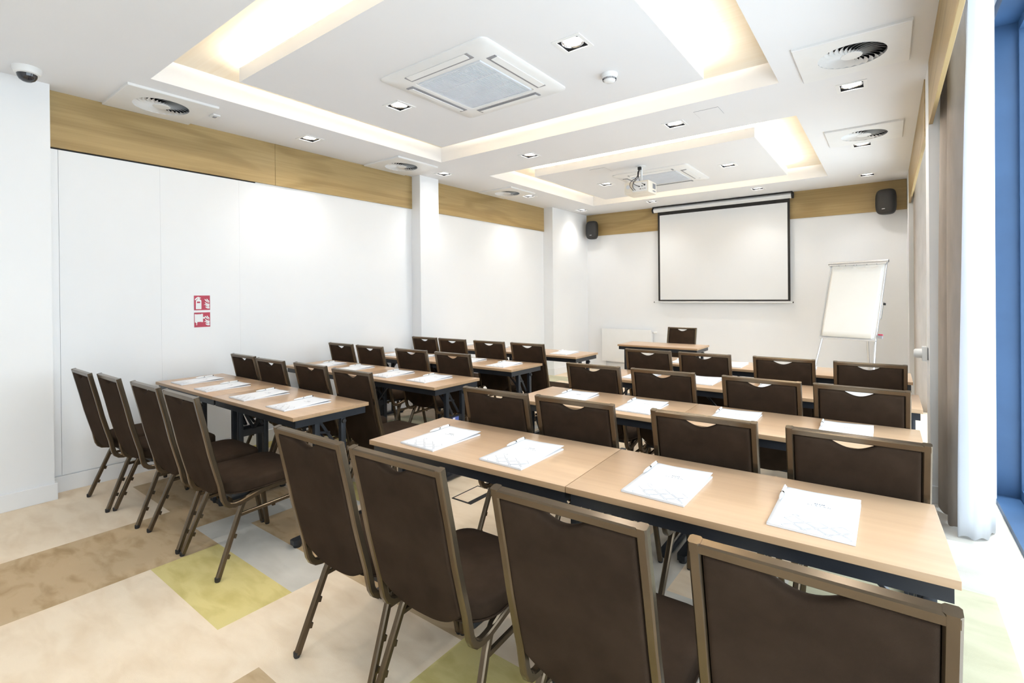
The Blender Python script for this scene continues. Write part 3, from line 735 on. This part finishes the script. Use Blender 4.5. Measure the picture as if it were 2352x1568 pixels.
# ------------------------------------------------------------------ floor box
t = thing('floor_box', 'flush floor socket box with dark frame and beige lid under the front tables', 'floor box', (-2.37, 2.67, 0))
bm = NB()
for a in ((-.09,.09,-.14,-.128),(-.09,.09,.128,.14),(-.09,-.08,-.128,.128),(.052,.09,-.128,.128)): box(bm, *a, 0, .004)
obj('frame', bm, 'rubber', t, 0)
bm = NB(); box(bm, -.08, .052, -.128, .128, 0, .003); obj('lid', bm, 'cream', t, 0)
bm = NB(); box(bm, .056, .082, -.055, .055, .0035, .006, bev=.001); obj('cable_flap', bm, 'dark', t, 0)

# ------------------------------------------------------------------ folding training tables
TW, TD, TZ = 1.050, .512, .75
def table():
    t = thing('training_table', 'x', 'table', (0, 0, 0))
    bm = NB(); box(bm, -TW/2+.001, TW/2-.001, -TD/2+.001, TD/2-.001, TZ-.022, TZ, bev=.0015)
    for f in bm.faces:
        if abs(f.normal.z) < .7: f.material_index = 1
    bm.normal_update()
    for f in bm.faces: f.material_index = 0 if f.normal.z > .7 else 1
    obj('tabletop', bm, ['beech', 'beechedge'], t, 30)
    bm = NB(); a, b = TW/2-.012, TD/2-.02; z0, z1 = TZ-.066, TZ-.022
    box(bm, -a, a, -b, -b+.02, z0, z1); box(bm, -a, a, b-.02, b, z0, z1)
    box(bm, -a, -a+.02, -b+.02, b-.02, z0, z1); box(bm, a-.02, a, -b+.02, b-.02, z0, z1)
    obj('frame_rail', bm, 'black', t, 0)
    for s in (-1, 1):
        x = s*(TW/2-.045)
        for y in (-.088, .088):
            bm = NB(); box(bm, x-.015, x+.015, y-.0165, y+.0165, .045, TZ-.024, bev=.003); obj('leg', bm, 'black', t, 30)
        bm = NB()
        box(bm, x-.012, x+.012, -.0715, .0715, .44, .487); o = obj('cross_bar', bm, 'black', t, 0)
        bm = NB(); prism(bm, [(-.245,-.02),(-.245,.02),(-.225,.026),(.225,.026),(.245,.02),(.245,-.02),(.225,-.026),(-.225,-.026)], .018, .045)
        bm.transform(Matrix.Translation((x, 0, 0)) @ Matrix.Rotation(PI/2, 4, 'Z')); f = obj('foot', bm, 'black', t, 30)
        for y in (-.215, .215):
            bm = NB(); lathe(bm, [(0,0),(.02,0),(.022,.008),(.020,.019)], (x, y, 0), 14)
            obj('glide', bm, 'rubber', f, 40)
        bm = NB()                                  # folding brace: two slanted bars and a link
        for (y0, y1, zz) in ((-.055, .062, .50), (-.060, -.01, .50)):
            sweep(bm, [(x - s*.018, y0, TZ-.07 if y1 > 0 else .60), (x - s*.018, y1, zz)], .012, .018, (1,0,0))
        sweep(bm, [(x - s*.018, -.06, .615), (x - s*.018, .012, .60)], .012, .014, (1,0,0))
        sweep(bm, [(x - s*.02, 0, .49), (x - s*.24, 0, TZ-.03)], .022, .012, (0,1,0))
        obj('folding_brace', bm, 'black', t, 30)
        bm = NB(); lathe(bm, [(0,.012),(.013,.010),(.014,0)], (x + s*.016, .088, .66), 12, M3=Matrix(((0,0,s),(0,1,0),(-s,0,0)))); obj('hinge_knob', bm, 'rubber', t, 40)
    return t
T0 = table(); tn = [0]
def put_table(x, y, rz, label, group):
    if tn[0] == 0:
        T0.location = (x, y, 0); T0.rotation_euler = (0, 0, rz); T0['label'] = label; T0['group'] = group; tn[0] = 1
        allo = ALLO(); KIDS[T0.name] = [(c, [g for g in allo if g.parent == c]) for c in allo if c.parent == T0]
        return T0
    return dup(T0, (x, y, 0), rz, label, group)

# ------------------------------------------------------------------ stacking banquet chair
def lerp(a, b, t): return a + (b-a)*t
SIDE = [(.33,.394),(.24,.384),(.165,.364),(.125,.354),(.095,.351),(.070,.356),(.052,.370),(.041,.392),(.034,.425),(.026,.470),(.006,.545),(-.018,.640),(-.043,.760),(-.068,.870),(-.083,.9385)]   # (y, z)
def ys(z):
    P = [(.060,.36)] + SIDE[9:]
    for (y0, z0), (y1, z1) in zip(P, P[1:]):
        if z <= z1: return lerp(y0, y1, (z-z0)/(z1-z0))
    return P[-1][0]
CW = .206                                        # half width of the back frame
def pillow(bm, x0, x1, zb, zt, T, r, nx=44, nz=22, off=0.0):
    F, B = [], []
    for i in range(nx+1):
        u = i/nx; u = .45*u + .55*(.5 - .5*math.cos(PI*u)); x = lerp(x0, x1, u)
        a, b = zb(x), zt(x); fr, br = [], []
        for j in range(nz+1):
            v = j/nz; v = .5 - .5*math.cos(PI*v); z = lerp(a, b, v)
            e = min(x-x0, x1-x, z-a, b-z); e = min(1, max(0, e)/r)
            h = T/2*math.sqrt(max(0, 1-(1-e)**2))
            y = ys(z) + off
            k = .15*T*math.sin(PI*min(1, max(0, (x-x0)/(x1-x0))))
            fr.append(bm.verts.new((x, y + h + k*(e > .5), z))); br.append(bm.verts.new((x, y - h, z)))
        F.append(fr); B.append(br)
    for A, s in ((F, 1), (B, 0)):
        for i in range(nx):
            for j in range(nz):
                q = (A[i][j], A[i+1][j], A[i+1][j+1], A[i][j+1]); bm.faces.new(q if s else q[::-1])
    bmesh.ops.remove_doubles(bm, verts=bm.verts[:], dist=1e-5)
def chair():
    t = thing('banquet_chair', 'x', 'chair', (0, 0, 0))
    bm = NB()
    for s in (-1, 1): sweep(bm, [(s*(CW-.0125), y, z) for y, z in SIDE], .025, .026, (1,0,0), .35)
    sweep(bm, [(-CW+.003, ys(.9262), .9262), (CW-.003, ys(.9262), .9262)], .0256, .0240, (0,1,.215), .3)
    obj('back_frame', bm, 'bronze', t, 35)
    bm = NB()
    def zt(x):
        a = abs(x+.004)/.068
        return .9155 - (.0255*(.85*(1-a*a) + .15*(math.cos(PI*a)*.5+.5)) if a < 1 else 0) - .005*max(0, (abs(x)-.168)/.02)**2
    def zb(x):
        a = abs(x)
        return .458 if a > .176 else lerp(.388, .458, (a/.176)**2.6)
    pillow(bm, -.1815, .1815, zb, zt, .032, .012)
    obj('backrest', bm, 'fabric', t, 60)
    # seat cushion: rounded outline, soft top and a boxed border
    bm = NB(); out = []
    hw, y0, y1 = .208, .062, .482
    for cx, cy, r, a in ((hw-.075, y1-.075, .075, 0), (-hw+.075, y1-.075, .075, PI/2), (-hw+.115, y0+.115, .115, PI), (hw-.115, y0+.115, .115, 3*PI/2)):
        for k in range(8): th = a + PI/2*k/7; out.append((cx + r*math.cos(th), cy + r*math.sin(th)))
    n = len(out); cy_ = (y0+y1)/2; R = []
    def crown(x, y): return .010*(1-(x/hw)**2)*(1-((y-cy_)/.21)**2)
    for ins, z, c in ((.03, .398, 0), (.006, .402, 0), (0, .412, 0), (0, .452, 0), (.004, .462, 0), (.014, .469, .3), (.035, .473, .6), (.08, .475, .9), (.14, .476, 1)):
        row = []
        for x, y in out:
            k = 1 - ins/.21; X, Y = x*k, cy_ + (y-cy_)*k
            row.append(bm.verts.new((X, Y, z + c*crown(X, Y) + (.0 if z > .41 else 0))))
        R.append(row)
    for a, b in zip(R, R[1:]):
        for j in range(n): bm.faces.new((a[j], a[(j+1)%n], b[(j+1)%n], b[j]))
    bm.faces.new(R[0][::-1]); bm.faces.new(R[-1])
    s = obj('seat', bm, 'fabric', t, 50)
    bm = NB()
    for j in range(n):
        pass
    tube(bm, [(x*1.002, cy_+(y-cy_)*1.002, .4045) for x, y in out] + [(out[0][0]*1.002, cy_+(out[0][1]-cy_)*1.002, .4045)], .0035, 6)
    obj('piping', bm, 'fabric', s, 60)
    bm = NB(); box(bm, -.17, .17, .09, .45, .378, .399, bev=.006); obj('seat_pan', bm, 'rubber', t, 30)
    for s_ in (-1, 1):
        rear = [(.0,.012),(.045,.125),(.118,.305),(.138,.345),(.160,.368),(.190,.380),(.235,.384)]
        front = [(.235,.384),(.350,.390),(.385,.386),(.408,.370),(.421,.340),(.440,.235),(.472,.012)]
        def xx(z): return s_*lerp(.216, .188, min(1, z/.37))
        bm = NB(); sweep(bm, [(xx(z), y, z) for y, z in rear], .0245, .0245, (1,0,0), .4)
        for zz, yy in ((.105,.037),(.195,.074)): obox(bm, (xx(zz), yy+.017, zz-.005), (1,0,0), (0,.93,-.36), (0,.36,.93), .006, .006, .010)
        L = obj('leg', bm, 'bronze', t, 35)
        bm = NB(); lathe(bm, [(0,0),(.011,0),(.0135,.006),(.0135,.022),(0,.024)], (xx(0), -.002, 0), 12); obj('foot_cap', bm, 'rubber', L, 40)
        bm = NB(); sweep(bm, [(xx(z), y, z) for y, z in front], .0245, .0245, (1,0,0), .4); L = obj('leg', bm, 'bronze', t, 35)
        bm = NB(); lathe(bm, [(0,0),(.011,0),(.0135,.006),(.0135,.022),(0,.024)], (xx(0), .474, 0), 12); obj('foot_cap', bm, 'rubber', L, 40)
        bm = NB(); sweep(bm, [(xx(.29)-s_*.001, .118, .289), (xx(.29)-s_*.001, .424, .300)], .016, .018, (1,0,0), .3)
        obox(bm, (xx(.29), .30, .283), (1,0,0), (0,1,0), (0,0,1), .005, .008, .006)
        obj('stretcher', bm, 'bronze', t, 35)
    bm = NB()
    sweep(bm, [(-.19,.20,.372),(.19,.20,.372)], .02, .016, (0,1,0)); sweep(bm, [(-.19,.36,.378),(.19,.36,.378)], .02, .016, (0,1,0))
    obj('cross_bar', bm, 'bronze', t, 30)
    return t
C0 = chair(); cn = [0]
def put_chair(x, y, rz, label, group):
    if cn[0] == 0:
        C0.location = (x, y, 0); C0.rotation_euler = (0, 0, rz); C0['label'] = label; C0['group'] = group; cn[0] = 1
        return C0
    return dup(C0, (x, y, 0), rz, label, group)

# ------------------------------------------------------------------ notepad and pen
PW, PD = .215, .318
def notepad():
    t = thing('notepad', 'x', 'notepad', (0, 0, 0))
    bm = NB(); box(bm, 0, PW, 0, PD-.006, .0005, .0065); obj('page_block', bm, 'paper', t, 0)
    def zc(x, y):
        u, v = x/PW, y/PD
        return .0072 + .0045*max(0, v-.25)**1.3 + .009*max(0, u-.35)*max(0, v-.3)*1.8 + .003*(1-u)*v
    bm = NB(); nx, ny = 10, 12; G = [[bm.verts.new((.0 + PW*i/nx, PD*j/ny, zc(PW*i/nx, PD*j/ny))) for j in range(ny+1)] for i in range(nx+1)]
    for i in range(nx):
        for j in range(ny): bm.faces.new((G[i][j], G[i+1][j], G[i+1][j+1], G[i][j+1]))
    o = obj('cover', bm, 'paper', t, None)
    for p in o.data.polygons: p.use_smooth = True
    md = o.modifiers.new('thickness', 'SOLIDIFY'); md.thickness = .0005
    # printed lattice, crest and name on the cover
    bm = NB(); E = .0009
    def clip(p, q):
        (x0, y0), (x1, y1) = p, q; t0, t1 = 0.0, 1.0; dx, dy = x1-x0, y1-y0
        for pp, qq in ((-dx, x0-.004), (dx, PW-.004-x0), (-dy, y0-.003), (dy, .118-y0)):
            if abs(pp) < 1e-9:
                if qq < 0: return None
            else:
                k = qq/pp
                if pp < 0: t0 = max(t0, k)
                else: t1 = min(t1, k)
        return None if t0 >= t1 else ((x0+dx*t0, y0+dy*t0), (x0+dx*t1, y0+dy*t1))
    def line(p, q, w=.0013):
        c = clip(p, q)
        if not c: return
        (x0, y0), (x1, y1) = c; L = math.hypot(x1-x0, y1-y0)
        if L < .001: return
        nx_, ny_ = -(y1-y0)/L*w/2, (x1-x0)/L*w/2; k = max(1, int(L/.015))
        pr = None
        for i in range(k+1):
            x, y = lerp(x0, x1, i/k), lerp(y0, y1, i/k)
            cu = (bm.verts.new((x+nx_, y+ny_, zc(x, y)+E)), bm.verts.new((x-nx_, y-ny_, zc(x, y)+E)))
            if pr: bm.faces.new((pr[0], cu[0], cu[1], pr[1]))
            pr = cu
    hx, hy = .0262, .0235
    for j in range(-1, 4):
        for i in range(0, 4):
            cx = .092 + i*.059 + (-.0295 if j % 2 == 0 else 0); cy = .010 + j*.0268
            if j == 3 and i > 0: continue
            if j == 3: cx, cy = .092-.0295, .084
            q = [(cx-hx, cy), (cx, cy+hy), (cx+hx, cy), (cx, cy-hy)]
            if j == 3: q = [(cx-.010, cy+.012), (cx, cy+.022), (cx+.010, cy+.012)]
            for a, b in zip(q, q[1:]+q[:1]): line(a, b)
    obj('lattice_print', bm, 'print', o, None); bm = NB()
    for a in range(7):                          # small crest
        th = PI*a/6; x = .112 + .013*math.cos(th); y = .218
        bm_ = [(x-.0016, y), (x, y + .007 + .003*math.sin(th)), (x+.0016, y)]
        bm.faces.new([bm.verts.new((u, v, zc(u, v)+E)) for u, v in bm_][::-1])
    for y in (.2145, .2165): 
        pr = None
        for k in range(7):
            x = .099 + .026*k/6
            cu = (bm.verts.new((x, y, zc(x, y)+E)), bm.verts.new((x, y+.0008, zc(x, y)+E)))
            if pr: bm.faces.new((pr[0], cu[0], cu[1], pr[1]))
            pr = cu
    obj('crest_print', bm, 'print', o, None)
    cu = bpy.data.curves.new('name_text', 'FONT'); cu.body = 'P L A T A N'; cu.size = .0125; cu.align_x = 'CENTER'; cu.resolution_u = 2
    to = bpy.data.objects.new('name_text', cu); COL.objects.link(to)
    bpy.context.view_layer.update()
    me = bpy.data.meshes.new_from_object(to.evaluated_get(bpy.context.evaluated_depsgraph_get()))
    bpy.data.objects.remove(to); bpy.data.curves.remove(cu)
    for v in me.vertices:
        v.co.x += .112; v.co.y += .200; v.co.z = zc(v.co.x, v.co.y) + E + .0002
    me.materials.clear(); me.materials.append(MT['print'])
    w = bpy.data.objects.new('printed_name', me); COL.objects.link(w); w.parent = o
    return t
def pen():
    t = thing('ballpoint_pen', 'x', 'pen', (0, 0, 0))
    bm = NB(); lathe(bm, [(0,0),(.002,.001),(.0042,.018),(.0056,.030),(.0056,.128),(.0052,.130),(0,.131)], seg=12, M3=Matrix(((1,0,0),(0,0,1),(0,-1,0)))); obj('barrel', bm, 'plastic', t, 50)
    bm = NB(); lathe(bm, [(.0040,.130),(.0040,.137),(0,.138)], seg=10, M3=Matrix(((1,0,0),(0,0,1),(0,-1,0)))); obj('button', bm, 'rubber', t, 50)
    bm = NB(); lathe(bm, [(.0057,.056),(.0063,.058),(.0063,.068),(.0057,.070)], seg=12, M3=Matrix(((1,0,0),(0,0,1),(0,-1,0)))); obj('ring', bm, 'chrome', t, 50)
    bm = NB(); box(bm, -.0018, .0018, .085, .130, .0060, .0072); obj('clip', bm, 'plastic', t, 0)
    return t
N0 = notepad(); B0 = pen(); nn = [0]
def put_pad(x, y, rz, where):
    z = TZ + .0002; g1, g2 = 'white notepads on the tables', 'white pens on the notepads'
    lp = 'white notepad %s' % where; lb = 'white pen on the notepad %s' % where
    c, s = math.cos(rz), math.sin(rz)
    px, py = .006, PD-.140; loc = (x + px*c - py*s, y + px*s + py*c, z + .0165)
    if nn[0] == 0:
        nn[0] = 1
        N0.location = (x, y, z); N0.rotation_euler = (0,0,rz); tag(N0, lp, 'notepad', g1)
        B0.location = loc; B0.rotation_euler = (0,0,rz+.02); tag(B0, lb, 'pen', g2); return
    dup(N0, (x, y, z), rz, lp, g1); dup(B0, loc, rz+.02, lb, g2)

# ------------------------------------------------------------------ the class room layout
ROWN = ['nearest', 'second', 'third', 'farthest']
dg = math.radians
# tables: (x, y, rotation)
TAB = {
 ('L',0): [(-4.240,1.738,0), (-3.189,1.738,0)], ('L',1): [(-4.247,2.834,0), (-3.196,2.834,0)],
 ('L',2): [(-4.294,3.834,0), (-3.243,3.834,0)], ('L',3): [(-4.260,4.940,0), (-3.209,4.940,0)],
 ('R',0): [(-1.4505,1.745,dg(2.4)), (-.4002,1.788,dg(2.3))], ('R',1): [(-1.453,2.858,dg(.6)), (-.402,2.869,dg(.6))],
 ('R',2): [(-1.420,3.917,0), (-.369,3.919,0)], ('R',3): [(-1.431,4.989,0), (-.380,4.991,0)]}
for (b, k), lst in TAB.items():
    for i, (x, y, rz) in enumerate(lst):
        side = 'left' if b == 'L' else 'right'
        end = (('left wall end', 'aisle end') if b == 'L' else ('aisle end', 'window end'))[i]
        put_table(x, y, rz, 'beech folding table on black legs, %s row of the %s block, %s' % (ROWN[k], side, end), 'beech tables in rows')
t = [o for o in COL.objects if o.get('label') == 'beech folding table on black legs, second row of the left block, aisle end'][0]
cb = [o for o in COL.objects if o.parent == t and o.name.startswith('cross_bar') and max(v.co.x for v in o.data.vertices) > 0][0]
bm = NB(); x = TW/2-.045+.0125; box(bm, x, x+.0008, -.035, .035, .448, .479); box(bm, x+.0008, x+.0012, -.030, -.006, .462, .475, 1)
obj('sticker', bm, ['sticker', 'paper'], cb, 0)
put_table(-2.377, 6.432, 0, 'beech presenter desk standing alone before the projection screen', 'presenter desk')

# chairs: centre x and y of the top rail
CH = {
 ('L',0): [(-4.395,.937,0),(-3.95,.975,0),(-3.395,1.003,.01),(-2.915,1.012,.01)],
 ('L',1): [(-4.385,2.0,0),(-3.885,1.975,.01),(-3.36,2.0,0),(-2.84,1.985,.02)],
 ('L',2): [(-4.44,2.985,0),(-4.01,3.01,0),(-3.44,3.03,.02),(-2.945,3.05,0)],
 ('L',3): [(-4.26,3.96,0),(-3.83,3.965,.02),(-3.385,4.06,.03),(-2.90,4.08,0)],
 ('R',0): [(-1.665,.975,.02),(-1.21,.99,.03),(-.613,.995,.03),(-.118,1.012,.01)],
 ('R',1): [(-1.622,1.985,.03),(-1.176,2.015,.03),(-.603,2.045,.02),(-.098,2.058,.02)],
 ('R',2): [(-1.617,3.045,0),(-1.147,3.08,.02),(-.578,3.078,-.02),(-.118,3.09,0)],
 ('R',3): [(-1.637,4.075,0),(-1.176,4.09,0),(-.627,4.17,0),(-.108,4.17,.02)]}
for (b, k), lst in CH.items():
    for i, (x, y, rz) in enumerate(lst):
        if b == 'L': w = ('nearest the left wall', 'second from the left wall', 'third from the left wall', 'at the aisle end')[i]
        else: w = ('at the aisle end', 'second from the aisle', 'third from the aisle', 'at the window end')[i]
        if k:      # clear of the table in front of it
            tx, ty, tr = min(TAB[(b, k-1)], key=lambda q: abs(q[0]-x)); yn = max(y, ty + TD/2 + (x-tx)*math.tan(tr) - .024); x *= yn/y; y = yn
        put_chair(x, y+.083, rz, 'brown padded chair, %s row of the %s block, %s' % (ROWN[k], 'left' if b == 'L' else 'right', w), 'brown banquet chairs in rows')
put_chair(-2.34, 7.02, PI-dg(2), 'brown padded chair facing the room behind the presenter desk', 'presenter chair')

PADS = {
 ('L',0): [(-4.585,1.530),(-4.115,1.522),(-3.567,1.532),(-3.068,1.532)],
 ('L',1): [(-4.53,2.66),(-4.10,2.665),(-3.525,2.650),(-3.08,2.66)],
 ('L',2): [(-4.63,3.64),(-4.23,3.62),(-3.55,3.66),(-3.07,3.635)],
 ('L',3): [(-4.70,4.78),(-4.10,4.76),(-3.55,4.77),(-3.078,4.772)],
 ('R',0): [(-1.797,1.516),(-1.350,1.552),(-.736,1.585),(-.288,1.605)],
 ('R',1): [(-1.760,2.69),(-1.283,2.672),(-.772,2.700),(-.275,2.71)],
 ('R',2): [(-1.72,3.73),(-1.245,3.775),(-.745,3.755),(-.25,3.74)],
 ('R',3): [(-1.70,4.80),(-1.27,4.79),(-.72,4.82),(-.25,4.81)]}
PW_ = {'L': ('nearest the left wall', 'second from the left wall', 'third from the left wall', 'at the aisle end'),
       'R': ('at the aisle end', 'second from the aisle', 'third from the aisle', 'at the window end')}
for (b, k), lst in PADS.items():
    for i, (x, y) in enumerate(lst):
        rz = dg({0: 1.0}.get(k, 0.0)) if b == 'R' else dg(1.0*(i % 2))
        if b == 'R' and k == 0: rz = dg((2.2, 1.2, 2.0, 0.6)[i]) 
        put_pad(x, y, -rz*.3 if b == 'R' else rz*.2, '%s in the %s row, %s block' % (PW_[b][i], ROWN[k], 'left' if b == 'L' else 'right'))
